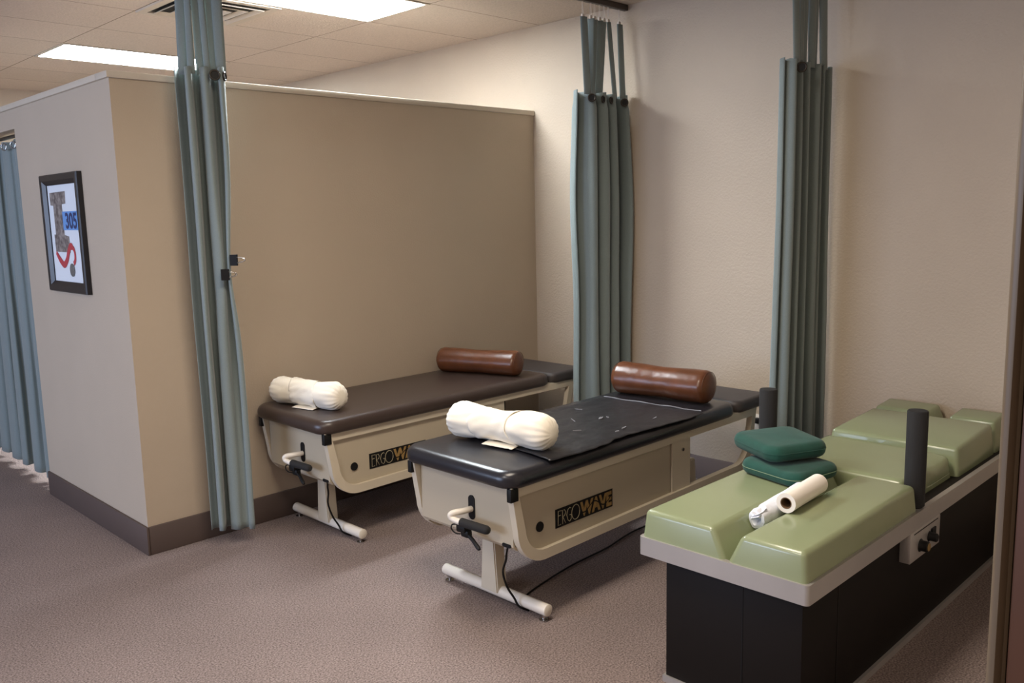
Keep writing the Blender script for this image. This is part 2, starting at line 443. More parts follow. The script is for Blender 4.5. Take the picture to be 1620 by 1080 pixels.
    # badge on both sides
    for s in (-1,):
        y = s*(H-.0175)
        sp = [c for c in t.children if c.name.startswith('side_panel')][-1]
        bm = bmesh.new(); bx(bm, X(.864), X(1.226), y-.0015, y+.001, .359, .437)
        bd = fin('name_plate', bm, M['black'], sp)
        yy = y-.0016
        def S(x, z): return (X(.864)+x*.362, yy, .359+z*.078)
        # ERGO in thin line lettering
        bm = bmesh.new()
        def stroke(P, w=.0016):
            P = [Vector(S(*p)) for p in P]
            sweep(bm, P, w, 5)
        stroke([(.10, .85), (.045, .88), (.04, .12), (.085, .14)]); stroke([(.045, .62), (.085, .63)])
        stroke([(.115, .12), (.115, .86), (.15, .84), (.17, .70), (.15, .54), (.12, .50), (.165, .12)])
        stroke([(.26, .80), (.235, .86), (.205, .78), (.185, .52), (.205, .22), (.235, .12), (.258, .22), (.262, .46), (.235, .46)])
        stroke([(.27+.068+.068*math.cos(a*PI/10), .5+.40*math.sin(a*PI/10)) for a in range(21)])
        fin('lettering', bm, M['line'], bd, smooth=True)
        mt = Matrix(((0.205, 0, 0, X(.864)+.415*.362), (0, 0, 1, yy), (0, .064, 0, .366), (0, 0, 0, 1)))
        text_mesh('wave_lettering', 'WAVE', 1, M['gold'], bd, mt, bold=.05, ext=.0006)
        bm = bmesh.new()
        P1 = [(.42+.57*i/36, .50+.20*math.sin(i/36*PI*3.2+3.6)) for i in range(37)]
        vs = [(bm.verts.new(Vector(S(a, b-.03))+Vector((0, -.0012, 0))), bm.verts.new(Vector(S(a, b+.045))+Vector((0, -.0012, 0)))) for a, b in P1]
        for i in range(36): bm.faces.new((vs[i][0], vs[i+1][0], vs[i+1][1], vs[i][1]))
        fin('wave_stripe', bm, M['black'], bd)
    return t
Y1, Y2 = -.350, -1.600
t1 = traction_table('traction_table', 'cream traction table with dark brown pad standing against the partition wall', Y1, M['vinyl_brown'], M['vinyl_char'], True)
t2 = traction_table('traction_table', 'cream traction table with black pad and torn black sheet, in the middle', Y2, M['vinyl_black'], M['vinyl_char'], True)

# floor cable under the middle table
tag(tube('floor_cable', curve_pts([(.80, Y2-.19, .006), (.86, Y2-.12, .006), (.93, -1.675, .006), (1.24, -1.623, .006), (1.53, -1.609, .006), (1.84, -1.57, .006), (2.3, -1.62, .006), (2.7, -1.70, .006)], 8), .004, M['black'], None, 8),
    'black power cable lying on the carpet under the middle table', 'cable')

# ------------------------------------------------------------------ black sheet on the middle table
def sheet():
    bm = bmesh.new(); nx, ny = 70, 44
    V = []
    for i in range(nx+1):
        u = i/nx
        row = []
        for j in range(ny+1):
            v = j/ny; xs = .865-.07*v; x = xs+u*(1.83-xs)
            y = -1.365 - v*(.570 + .012*math.sin(u*9)+.010*noise.noise((u*14, 3, 0)) - .03*max(0, .25-u))
            z = .6655 + .0035*noise.noise((x*7, y*7, 1))+.003*noise.noise((x*19, y*19, 5))
            edge = max(0, (-y-1.905)/.025)
            z -= .004*min(edge, 1)**2
            z = max(z, .6615)
            row.append(bm.verts.new((x + .006*noise.noise((y*8, 0, 2)) + (.03*(v-.5) if i > nx-4 else 0), y, z)))
        V.append(row)
    for i in range(nx):
        for j in range(ny): bm.faces.new((V[i][j], V[i+1][j], V[i+1][j+1], V[i][j+1]))
    o = fin('vinyl_sheet', bm, M['sheet'], None, smooth=True)
    md = o.modifiers.new('s', 'SOLIDIFY'); md.thickness = .003; md.offset = 0
    tag(o, 'worn black vinyl sheet with pale scuffs lying on the middle table', 'sheet')
    # pale trim along the far edge, scuffs and a tear
    tube('pale_edge', [(1.832+.03*(k/20-.5), -1.367-.56*k/20, .668+.002*math.sin(k)) for k in range(21)], .003, M['scuff'], o, 6)
    for x, y, a, l, w in ((1.44, -1.652, .3, .050, .016), (1.475, -1.665, 1.1, .030, .008), (1.512, -1.457, 1.9, .035, .006), (1.33, -1.58, 1.0, .06, .005), (1.365, -1.845, .2, .045, .010), (1.60, -1.840, .2, .045, .010), (1.20, -1.72, 2.4, .035, .006), (1.06, -1.70, 2.9, .05, .004), (1.30, -1.86, .1, .03, .01)):
        bm = bmesh.new(); n = 9; c = []
        for k in range(n):
            t = 2*PI*k/n; q = .7+.5*rnd.random()
            px, py = l/2*q*math.cos(t), w/2*q*math.sin(t)
            c.append(bm.verts.new((x+px*math.cos(a)-py*math.sin(a), y+px*math.sin(a)+py*math.cos(a), .6705)))
        f = bm.faces.new(c); r = bmesh.ops.extrude_face_region(bm, geom=[f])
        for v in r['geom']:
            if isinstance(v, bmesh.types.BMVert): v.co.z -= .004
        fin('scuff', bm, M['scuff'], o)
sheet()

# ------------------------------------------------------------------ pillows and bolsters
def bolster(name, label, cat, x, ya, yb, r, z, m, seed, pinch=.0, tilt=0, group=None, wrinkle=.0, endr=.55, sag=.12, flap=False):
    yc = (ya+yb)/2; h = abs(ya-yb)/2
    t = thing(name, label, cat, (x, yc, z), group, tilt) if flap else None
    bm = bmesh.new(); prof = []
    ne = 10
    for k in range(ne): a = PI/2*k/(ne-1); prof.append((-h+endr*r*(1-math.sin(a)) if False else -h+endr*r*(1-math.cos(a)) if False else -h+endr*r*(1-math.cos(PI/2*k/(ne-1))), r*math.sin(max(a, .06))**.75))
    for k in range(1, 40): prof.append((-(h-endr*r)+2*(h-endr*r)*k/40, r))
    for k in range(ne): a = PI/2*k/(ne-1); prof.append((h-endr*r*(1-math.sin(a)), r*math.sin(max(PI/2-a, .06))**.75))
    # make first half ends mirror the second
    m1 = [(-s, rr) for s, rr in prof[-ne:]][::-1]
    prof = m1+prof[ne:]
    def disp(s, a, rr, i):
        k = 1-pinch*math.exp(-(s/(h*.38))**2)
        edge = max(0, abs(s)-h*.55)/(h*.45)
        w = 1+wrinkle*edge*math.sin(a*17+seed)*.5+wrinkle*.9*noise.noise((math.cos(a)*2.2, s*11, math.sin(a)*2.2+seed))
        v = rr*k*w
        if math.sin(a) < 0: v *= 1-sag*abs(math.sin(a))
        return v
    lathe(bm, prof, 64, 'y', (0, 0, 0), disp)
    zmin = min(v.co.z for v in bm.verts)
    for v in bm.verts: v.co.z -= zmin
    # flatten where it rests
    for v in bm.verts: v.co.z = max(v.co.z, .006)-.006
    if not flap:
        o = fin(name, bm, m, None, smooth=True, loc=(x, yc, z), rot=(0, 0, tilt)); tag(o, label, cat, group)
        for s in (-1, 1):
            bm = bmesh.new()
            sweep(bm, [(1.0*r*.86*math.cos(k*PI/16)*1.0, s*(h-endr*r*.42), r*.93+r*.86*math.sin(k*PI/16)*.93) for k in range(33)], .0016, 5)
            fin('seam', bm, m, o, smooth=True)
        return o
    fin('pillow_body', bm, m, t, smooth=True)
    # cloth cover gathered round the middle with a loose tail at the front
    bm = bmesh.new()
    rp = r*(1-pinch)
    N, K = 26, 44; V = []
    for i in range(N+1):
        s0 = -h*.36+h*.72*i/N; row = []
        for k in range(K+1):
            a = -.62*PI+1.72*PI*k/K; s = s0+.05*math.sin(a*1.3+seed)*h*2
            rr = r*(1-pinch*math.exp(-(s/(h*.38))**2))*(1.035-.07*abs(s0/(h*.36))**4+.10*noise.noise((s*20+a*1.5, math.cos(a)*2, math.sin(a)*2+seed)))+.003
            zz = rr*math.sin(a)*(.94 if a < 0 else 1)-zmin-.004
            row.append(bm.verts.new((-rr*math.cos(a)*1.0, s, max(zz, .002))))
        V.append(row)
    for i in range(N):
        for k in range(K): bm.faces.new((V[i][k], V[i+1][k], V[i+1][k+1], V[i][k+1]))
    # tail lying on the pad
    T = []
    for i in range(N+1):
        s = -h*.42+h*.60*i/N
        T.append([bm.verts.new((-rp*.35-.013*j+.004*noise.noise((i*.4, j, seed)), s, .006-.0012*j+.002*abs(noise.noise((i*.5, j*.7, 3))))) for j in range(5)])
    for i in range(N):
        for j in range(4): bm.faces.new((T[i][j], T[i+1][j], T[i+1][j+1], T[i][j+1]))
    o = fin('cloth_wrap', bm, m, t, smooth=True)
    md = o.modifiers.new('s', 'SOLIDIFY'); md.thickness = .002
    return t
bolster('neck_pillow', 'white cloth-covered neck pillow on the black-padded middle table', 'pillow', .855, -1.33, -1.865, .081, 0.668, M['cloth_white'], 1, .29, .13, 'white neck pillows', .09, .85, flap=True)
bolster('neck_pillow', 'white cloth-covered neck pillow on the brown table by the partition', 'pillow', .74, -.06, -.55, .074, .660, M['cloth_white'], 5, .16, .20, 'white neck pillows', .09, .85, flap=True)
bolster('knee_bolster', 'shiny brown vinyl bolster on the black middle table below the curtain', 'bolster', 2.03, -1.30, -1.855, .089, .6600, M['leather'], 2, .07, .09, 'brown knee bolsters', .012, .45)
bolster('knee_bolster', 'brown vinyl bolster against the partition wall on the brown table', 'bolster', 1.915, -.055, -.605, .080, .6600, M['leather'], 7, .07, .34, 'brown knee bolsters', .012, .45)

# ------------------------------------------------------------------ green roller table
def roller_table():
    ox, oy = 1.73, -2.725
    t = thing('roller_table', 'long green-cushioned treatment table on a dark cabinet base at right', 'treatment table', (ox, oy, 0))
    def X(x): return x-ox
    def Y(y): return y-oy
    yl, yr = -2.42, -3.03
    # cabinet
    cb = box('cabinet', X(.74), X(2.74), Y(-2.995), Y(-2.505), .022, .452, M['cab'], t, bev=.003)
    bm = bmesh.new(); bx(bm, X(.7385), X(.7395), Y(-2.797), Y(-2.793), .03, .45); fin('panel_joint', bm, M['black'], cb)
    bm = bmesh.new(); bx(bm, X(.98), X(.984), Y(-2.9965), Y(-2.9955), .03, .45); fin('panel_joint', bm, M['black'], cb)
    bm = bmesh.new()
    ring_prism(bm, [(X(.733), Y(-3.006)), (X(2.75), Y(-3.006)), (X(2.75), Y(-2.496)), (X(.733), Y(-2.496))],
               [(X(.745), Y(-2.99)), (X(2.73), Y(-2.99)), (X(2.73), Y(-2.51)), (X(.745), Y(-2.51))], 'z', 0, .024)
    pl = fin('plinth', bm, M['alu'], t)
    # aluminium rail all round
    bm = bmesh.new()
    ring_prism(bm, rrect(X(.70), X(2.758), Y(yr), Y(yl), .014, 5), rrect(X(.72), X(2.738), Y(yr+.02), Y(yl-.02), .006, 5), 'z', .450, .513)
    fin('rail', bm, M['alu'], t, smooth=40)
    bm = bmesh.new(); bx(bm, X(.715), X(2.74), Y(yr+.012), Y(yl-.012), .47, .505); fin('deck', bm, M['cab'], t)
    # cushions; those at both ends have a V groove down the middle
    def cushion(name, x0, x1, zt, groove, y0=-2.985, y1=-2.432, slope=.012, bev=.014, zt2=None):
        bm = bmesh.new(); zb = .505
        ym = (y0+y1)/2-.028
        if groove == 1:
            o = [(Y(y0), zb), (Y(y0), zt), (Y(ym-.048), zt), (Y(ym-.001), zb)]
        elif groove == 2:
            o = [(Y(ym+.001), zb), (Y(ym+.052), zt), (Y(y1), zt), (Y(y1), zb)]
        else:
            o = [(Y(y0), zb), (Y(y0), zt), (Y(y1), zt), (Y(y1), zb)]
        A, B = prism(bm, o, 'x', X(x0), X(x1))
        for v in A:
            if v.co.z > zb+.01: v.co.x += slope*(v.co.z-zb)/.09
        for v in B:
            if v.co.z > zb+.01: v.co.x -= slope*(v.co.z-zb)/.09
            if zt2 and v.co.z > zb+.05: v.co.z += zt2-zt
        for v in bm.verts:
            if v.co.z > zb+.03:
                k = (v.co.z-zb)/.09
                if abs(v.co.y-Y(y0)) < 1e-4: v.co.y += .008*k
                if abs(v.co.y-Y(y1)) < 1e-4: v.co.y -= .008*k
        bmesh.ops.bevel(bm, geom=[e for e in bm.edges if min(v.co.z for v in e.verts) > zb-.001 and not all(v.co.z < zb+.03 for v in e.verts)], offset=bev, segments=4, affect='EDGES', profile=.5, clamp_overlap=False)
        return fin(name, bm, M['green'], t, smooth=50)
    for gv in (1, 2): cushion('split_cushion', .707, 1.562, .607, gv, -3.020, -2.427, slope=.008, bev=.018)
    c = cushion('seat_cushion', 1.585, 2.085, .600, False, y0=-2.962, bev=.02)
    # slumped right corner of the low cushion
    bmc = bmesh.new(); bmc.from_mesh(c.data)
    bmesh.ops.subdivide_edges(bmc, edges=[e for e in bmc.edges if e.calc_length() > .05], cuts=14, use_grid_fill=True)
    for v in bmc.verts:
        wx, wy = v.co.x+ox, v.co.y+oy
        if v.co.z > .53:
            k = max(0, 1-math.hypot((wx-1.95)/.16, (wy+2.96)/.12))
            v.co.z -= .030*k**1.2*(1+.6*noise.noise((wx*30, wy*30, 0)))
    bmc.to_mesh(c.data); bmc.free()
    for p in c.data.polygons: p.use_smooth = True
    cushion('back_cushion', 2.090, 2.555, .620, False, zt2=.640, bev=.016)
    for gv in (1, 2): cushion('head_cushion', 2.560, 2.755, .642, gv, zt2=.655)
    # black foam posts at both sides
    for y in (-2.992, -2.395):
        bm = bmesh.new(); x = 1.600 if y < -2.7 else 1.615
        lathe(bm, [(.452, .030), (.515, .030), (.52, .036), (.868, .036), (.872, .033), (.873, .02)], 30, 'z', (X(x), Y(y), 0))
        fin('side_post', bm, M['foam'], t, smooth=40)
    # control plate
    bm = bmesh.new(); bx(bm, X(1.47), X(1.757), Y(-3.034), Y(-2.996), .340, .451, .002); cp = fin('control_plate', bm, M['alu'], t, smooth=40)
    bm = bmesh.new(); bx(bm, X(1.50), X(1.73), Y(-3.0355), Y(-3.0335), .441, .444); bx(bm, X(1.665), X(1.705), Y(-3.04), Y(-3.0335), .392, .420, .002); fin('switch', bm, M['black'], cp)
    for x, z, r, l in ((1.565, .385, .020, .03), (1.650, .395, .016, .03)):
        bm = bmesh.new(); lathe(bm, [(-l, r*.8), (-l+.004, r), (-.006, r), (0, r*1.25)], 20, 'y', (X(x), Y(-3.034), z)); kb = fin('knob', bm, M['black'], cp, smooth=40)
        if r > .017:
            bm = bmesh.new(); lathe(bm, [(-.0015, r*.70), (0, r*.75)], 18, 'y', (X(x), Y(-3.034)-l, z)); fin('knob_cap', bm, M['gold'], kb)
    return t
roller_table()

# dark green foam pads
def small_pad(label, cx, cy, z, w, d, h, rz, tw, seed):
    bm = bmesh.new(); slab(bm, -w/2, w/2, -d/2, d/2, 0, h, .055, h*.46, .004, 8, h*.42)
    for v in bm.verts:
        v.co.z += .006*noise.noise((v.co.x*6+seed, v.co.y*6, seed)) * (v.co.z/h)
        v.co.z += tw*(v.co.x/w)*.5+abs(tw)*.25
        k = 1-.10*(v.co.x/w); v.co.y *= k
    o = fin('foam_pad', bm, M['pad'], None, smooth=True, loc=(cx, cy, z), rot=(0, 0, rz))
    tag(o, label, 'foam pad', 'dark green foam pads')
    bm = bmesh.new()
    r = [Vector((x*1.0, y, h*.52)) for x, y in rrect(-w/2-.0005, w/2+.0005, -d/2-.0005, d/2+.0005, .055, 8)]
    for v in r: v.z += tw*(v.x/w)*.5+abs(tw)*.25; v.y *= 1-.10*(v.x/w)
    sweep(bm, r+[r[0]], .0014, 5, caps=False); fin('seam', bm, M['seam'] if seed == 2 else M['pad'], o, smooth=True)
small_pad('flat dark green foam pad resting directly on green cushion, lower of two', 1.385, -2.615, .608, .27, .275, .054, math.radians(-14), 0, 2)
small_pad('dark green foam pad stacked on top of another green pad', 1.435, -2.545, .672, .27, .28, .066, math.radians(-28), 0, 6)

# paper rolls
def paper_roll(name, label, a, b, r, m, hole, seed=0, crumple=False):
    a, b = Vector(a), Vector(b); d = (b-a); L = d.length; d.normalize()
    q = Vector((1, 0, 0)).rotation_difference(d)
    bm = bmesh.new()
    if crumple:
        def disp(s, an, rr, i):
            e = 1 if i > 3 else .0
            return rr*(1+.10*noise.noise((math.cos(an)*1.5, math.sin(an)*1.5, s*10+seed))*(1+2*max(0, .2-s/L)*3))
        prof = [(.035, .008), (.02, r*.30), (.0, r*.55), (.004, r*.86), (.03, r*.95), (.055, r*.82), (.07, r)] + [(.07+(L-.07)*k/12, r) for k in range(1, 12)] + [(L-.003, r), (L, r*.95), (L, r*.4)]
        lathe(bm, prof, 32, 'x', (0, 0, 0), disp)
        o = fin(name, bm, m, None, smooth=60, loc=a); o.rotation_euler = q.to_euler(); tag(o, label, 'paper roll')
        bm = bmesh.new()
        P = [(x*.001, (y+.3*z)*.001) for x, y, z in ((0, -20, 0), (50, -24, 0), (58, 4, 0), (30, 20, 0), (-6, 12, 0))]
        for i in range(3):
            vs = [bm.verts.new((px-.012+i*.004, py*.8, .5*r+.010*math.sin(i*2+k)+px*.2)) for k, (px, py) in enumerate(P)]
            bm.faces.new(vs)
        e = fin('loose_end', bm, m, o); md = e.modifiers.new('s', 'SOLIDIFY'); md.thickness = .001
        return o
    ring_out = [(math.cos(2*PI*k/36)*r, math.sin(2*PI*k/36)*r) for k in range(36)]
    ring_in = [(math.cos(2*PI*k/36)*hole, math.sin(2*PI*k/36)*hole) for k in range(36)]
    ring_prism(bm, ring_out, ring_in, 'x', 0, L)
    o = fin(name, bm, m, None, smooth=40, loc=a); o.rotation_euler = q.to_euler(); tag(o, label, 'paper roll')
    bm = bmesh.new(); ri = [(u*.86, v*.86) for u, v in ring_in]
    ring_prism(bm, [(u*.999, v*.999) for u, v in ring_in], ri, 'x', -.0005, L+.0005); fin('core', bm, M['core'], o, smooth=40)
    return o
paper_roll('paper_roll', 'neat white paper roll with brown card core lying on the green cushion', (.985, -2.807, .642), (1.250, -2.792, .643), .0335, M['paper'], .0195)
paper_roll('crumpled_paper_roll', 'white paper roll with crumpled loose end lying in the cushion groove', (.905, -2.744, .592), (1.235, -2.738, .606), .034, M['paper2'], 0, 3, True)

# ------------------------------------------------------------------ picture
def picture():
    y0, y1, z0, z1 = .445, 1.000, 1.250, 1.862
    t = thing('framed_picture', 'black framed race collage with blue bib 305 and red ribbon medal', 'picture', (0, (y0+y1)/2, z0))
    def Q(y): return y-(y0+y1)/2
    def Zz(z): return z-z0
    w = .055
    bm = bmesh.new()
    O = [(Q(y0), 0), (Q(y1), 0), (Q(y1), Zz(z1)), (Q(y0), Zz(z1))]
    def ins(d): return [(Q(y0+d), d), (Q(y1-d), d), (Q(y1-d), Zz(z1)-d), (Q(y0+d), Zz(z1)-d)]
    prof = [(0, 0), (0, -.024), (.006, -.030), (w*.6, -.028), (w, -.014), (w, -.004)]
    R = []
    for d, x in prof: R.append([bm.verts.new((x, a, b)) for a, b in ins(d)])
    for i in range(len(R)-1):
        for k in range(4): bm.faces.new((R[i][k], R[i][(k+1) % 4], R[i+1][(k+1) % 4], R[i+1][k]))
    fin('frame', bm, M['frame'], t)
    mb = box('mat_board', -.008, -.001, Q(y0+w-.003), Q(y1-w+.003), w-.003, Zz(z1)-w+.003, M['matboard'], t)
    my0, my1, mz0, mz1 = Q(y0+w), Q(y1-w), w, Zz(z1)-w
    def P(u, v, x=-.0090): return (x, my1+(my0-my1)*u, mz1+(mz0-mz1)*v)    # u left to right, v top to bottom
    def patch(name, pts, m, x=-.0090, parent=mb):
        bm = bmesh.new(); f = bm.faces.new([bm.verts.new(P(u, v, x)) for u, v in pts])
        r = bmesh.ops.extrude_face_region(bm, geom=[f])
        for v in r['geom']:
            if isinstance(v, bmesh.types.BMVert): v.co.x -= .0008
        return fin(name, bm, m, parent)
    patch('letter_collage', [(.07, .075), (.59, .07), (.58, .195), (.455, .20), (.455, .515), (.60, .53), (.60, .695), (.12, .69), (.11, .51), (.165, .51), (.165, .21), (.07, .205)], M['photo'])
    bib = patch('number_bib', [(.455, .275), (.985, .275), (.985, .465), (.455, .465)], M['bib'], -.0100)
    u0, u1, v0, v1 = .55, .91, .452, .288
    a, b, c = Vector(P(u0, v0, -.0115)), Vector(P(u1, v0, -.0115)), Vector(P(u0, v1, -.0115))
    X_, Y_ = b-a, c-a
    mt = Matrix(((X_.x, Y_.x, -1, a.x), (X_.y, Y_.y, 0, a.y), (X_.z, Y_.z, 0, a.z), (0, 0, 0, 1)))
    text_mesh('digits', '305', 1, M['bibtext'], bib, mt, bold=.025, ext=.0004)
    cl = curve_pts([(.12, .70, 0), (.24, .78, 0), (.36, .825, 0), (.47, .77, 0), (.55, .68, 0), (.63, .63, 0), (.73, .67, 0), (.74, .76, 0), (.68, .81, 0)], 6)
    bm = bmesh.new(); vs = []
    for i, p in enumerate(cl):
        d = (cl[min(i+1, len(cl)-1)]-cl[max(i-1, 0)]).normalized(); n = Vector((-d.y, d.x, 0))*.035*(.6+.4*min(1, i/6))
        if i > 32: n *= .7
        A, B = p+n, p-n
        vs.append((bm.verts.new(P(A.x, A.y, -.0105)), bm.verts.new(P(B.x, B.y, -.0105))))
    for i in range(len(vs)-1): bm.faces.new((vs[i][0], vs[i+1][0], vs[i+1][1], vs[i][1]))
    rb = fin('ribbon', bm, M['ribbon'], mb); md = rb.modifiers.new('s', 'SOLIDIFY'); md.thickness = .001
    bm = bmesh.new(); c = P(.62, .875, 0)
    lathe(bm, [(-.014, .028), (-.0125, .034), (-.009, .034)], 28, 'x', (0, c[1], c[2])); fin('medal', bm, M['medal'], rb, smooth=40)
picture()

# ------------------------------------------------------------------ curtains
def drape_mesh(along, c, L, A, nf, z0, z1, seed, rows=44, mod=None, hem=0):
    """pleated cloth: along 'x' or 'y'; L(t), A(t) functions of height 0..1"""
    r = random.Random(seed)
    fa = [r.uniform(.55, 1.1) for _ in range(nf*2+2)]; fb = [r.uniform(.45, 1.15) for _ in range(nf*2+2)]
    fo = [r.uniform(-.3, .3) for _ in range(nf*2+2)]
    wd = [r.uniform(.45, 1.5) for _ in range(nf*2)]; tot = sum(wd); cum = [0]
    for q_ in wd: cum.append(cum[-1]+q_/tot)
    N = nf*26; bm = bmesh.new(); V = []
    for j in range(rows+1):
        t = j/rows; row = []
        for i in range(N+1):
            s = i/N; f = s*nf*2; k = int(min(f, nf*2-1e-6)); w = w1 = f-k; w = w*w*(3-2*w)
            amp = ((fa[k]*(1-w)+fa[k+1]*w)*t+(fb[k]*(1-w)+fb[k+1]*w)*(1-t))
            ph = (fo[k]*(1-w)+fo[k+1]*w)*(1-t)
            th = PI*f+ph*.6
            sn = math.sin(th)
            d = A(t)*amp*math.copysign(abs(sn)**.85, sn)+A(t)*.18*noise.noise((s*7, t*2.2, seed))
            sw = cum[k]*(1-w1)+cum[k+1]*w1
            q = L(t)*(sw-.5)-L(t)/nf*.14*math.sin(2*th)*(.6+.5*noise.noise((s*5, t*1.7, seed+9)))+.006*noise.noise((s*9, t*3, seed+3))
            z = z0+(z1-z0)*t
            if j == 0: z += .008*noise.noise((s*6, seed, 0))
            if j >= rows-1: z += -.010*abs(math.sin(th/2))
            p = Vector((c[0]+q, c[1]+d, z)) if along == 'x' else Vector((c[0]+d, c[1]+q, z))
            if mod: p = mod(p, s, t)
            row.append(bm.verts.new(p))
        V.append(row)
    for j in range(rows):
        for i in range(N): bm.faces.new((V[j][i], V[j][i+1], V[j+1][i+1], V[j+1][i]))
    return bm
def torus(bm, c, n, R, r, N=24, K=8):
    n = Vector(n).normalized(); a = n.orthogonal().normalized(); b = n.cross(a); c = Vector(c); rings = []
    for i in range(N):
        t = 2*PI*i/N; d = a*math.cos(t)+b*math.sin(t)
        rings.append([bm.verts.new(c+d*(R+r*math.cos(2*PI*k/K))+n*r*math.sin(2*PI*k/K)) for k in range(K)])
    for i in range(N):
        for k in range(K):
            bm.faces.new((rings[i][k], rings[(i+1) % N][k], rings[(i+1) % N][(k+1) % K], rings[i][(k+1) % K]))
def strap(parent, p0, p1, w0, w1, face, tw=0):
    """hanging cloth strap from bottom p0 to top p1; face = direction the strap's width runs"""
    p0, p1, face = Vector(p0), Vector(p1), Vector(face).normalized()
    bm = bmesh.new(); V = []; n = 14
    nrm = face.cross(Vector((0, 0, 1)))
    for i in range(n+1):
        t = i/n; p = p0.lerp(p1, t); w = w0+(w1-w0)*t; a = tw*t
        d = face*math.cos(a)+nrm*math.sin(a)
        V.append([bm.verts.new(p+d*w*(u-.5)+nrm*.004*math.sin(u*PI)*math.cos(a)) for u in (0, .25, .5, .75, 1)])
    for i in range(n):
        for k in range(4): bm.faces.new((V[i][k], V[i][k+1], V[i+1][k+1], V[i+1][k]))
    o = fin('strap', bm, M['curtain'], parent, smooth=True)
    md = o.modifiers.new('s', 'SOLIDIFY'); md.thickness = .002
    return o
def solid(o, th=.003):
    md = o.modifiers.new('s', 'SOLIDIFY'); md.thickness = th; md.offset = 0
def grommet(parent, c, n, R=.021):
    bm = bmesh.new(); torus(bm, c, n, R, .0045)
    g = fin('grommet', bm, M['dark_metal'], parent, smooth=True)
    n = Vector(n).normalized(); a = n.orthogonal().normalized(); b = n.cross(a); c = Vector(c)
    bm = bmesh.new(); A = [bm.verts.new(c+n*.001+(a*math.cos(2*PI*k/20)+b*math.sin(2*PI*k/20))*R) for k in range(20)]
    f = bm.faces.new(A); r = bmesh.ops.extrude_face_region(bm, geom=[f])
    for v in r['geom']:
        if isinstance(v, bmesh.types.BMVert): v.co -= n*.003
    fin('eyelet', bm, M['black'], g)
def hook(parent, x, y, zt, zb):
    bm = bmesh.new(); bx(bm, x-.010, x+.010, y-.006, y+.006, zb-.004, zb+.014, .002)
    sweep(bm, [(x-.005, y, zb+.012), (x-.004, y, zt)], .0018, 5); sweep(bm, [(x+.006, y, zb+.012), (x+.004, y, zt)], .0018, 5)
    fin('hook', bm, M['clear'], parent)
CAM = Vector((-1.5849, -4.1277, 1.6069))
def facing(x, y):
    v = CAM-Vector((x, y, CAM.z)); v.z = 0; return v.normalized()

ZT = HC-.03   # underside of the tracks
# --- curtain between the two traction tables, gathered against the back wall
yc = -.785
tr = box('curtain_track', -.2, XB-.001, yc-.016, yc+.016, HC-.035, HC-.0005, M['track'], bev=.004)
tag(tr, 'bronze ceiling curtain track ending at back wall above the middle gathered curtain', 'curtain track', 'ceiling curtain tracks')
def mod2(p, s, t):
    return p
cu = thing('privacy_curtain', 'blue-grey gathered curtain hanging between the two traction tables', 'curtain', (2.525, yc, .1), 'gathered privacy curtains')
b = drape_mesh('x', (0, 0), lambda t: .42-.01*t+.05*math.exp(-((t-.72)/.2)**2), lambda t: .066+.012*math.exp(-((t-.7)/.25)**2)-.012*(t > .97), 4, 0, 2.20, 3)
solid(fin('drape', b, M['curtain'], cu, smooth=True))
for xt, xb, w0, w1, dy, tw in ((-.155, -.168, .052, .050, -.035, 0), (-.085, -.095, .05, .046, .0, .9), (-.05, -.06, .05, .05, .02, 0), (-.005, -.01, .05, .048, .01, .3), (.035, .03, .045, .045, .03, 0), (.075, .105, .035, .030, -.02, .2), (.178, .165, .046, .044, -.03, 0)):
    strap(cu, (xb, dy*1.2, 2.17), (xt, dy*.2, 2.605), w0, w1, (1, -.25, 0), tw)
    hook(cu, xt, 0, HC-.135+.0, 2.605) if False else hook(cu, xt, 0, HC-.036-.1, 2.607)
f = facing(2.36, yc)
grommet(cu, (-.160, -.065, 2.150), f, .020); grommet(cu, (.150, -.060, 2.145), f, .020)
grommet(cu, (-.045, -.055, 2.150), (f.x+.9, f.y, 0), .018); grommet(cu, (.03, -.055, 2.15), (f.x+.9, f.y, 0), .018)

# --- curtain between middle and green tables
yc3 = -2.085
tr = box('curtain_track', -.2, XB-.001, yc3-.016, yc3+.016, HC-.035, HC-.0005, M['track'], bev=.004)
tag(tr, 'bronze ceiling curtain track above the gap left of the green table', 'curtain track', 'ceiling curtain tracks')
cu = thing('privacy_curtain', 'grey-blue gathered curtain hanging just left of the green table', 'curtain', (2.50, yc3, .1), 'gathered privacy curtains')
b = drape_mesh('x', (0, 0), lambda t: .50-.06*t, lambda t: .045-.006*t, 6, 0, 2.195, 11)
solid(fin('drape', b, M['curtain'], cu, smooth=True))
bm = bmesh.new()
for xt, xb, w0, w1, dy, tw in ((-.165, -.165, .045, .045, -.03, 0), (-.125, -.118, .03, .035, -.02, .5), (-.085, -.085, .045, .045, -.005, .3), (-.035, -.03, .05, .05, .01, 0), (.02, .025, .05, .05, -.01, .2), (.075, .075, .05, .05, .01, 0), (.125, .13, .055, .055, -.02, .1)):
    strap(cu, (xb, dy, 2.17), (xt, dy*.4, 2.605), w0, w1, (1, -.25, 0), tw)
    hook(cu, xt, 0, HC-.036-.1, 2.607)
bm.free()
grommet(cu, (-.155, -.050, 2.150), facing(2.34, yc3), .020)

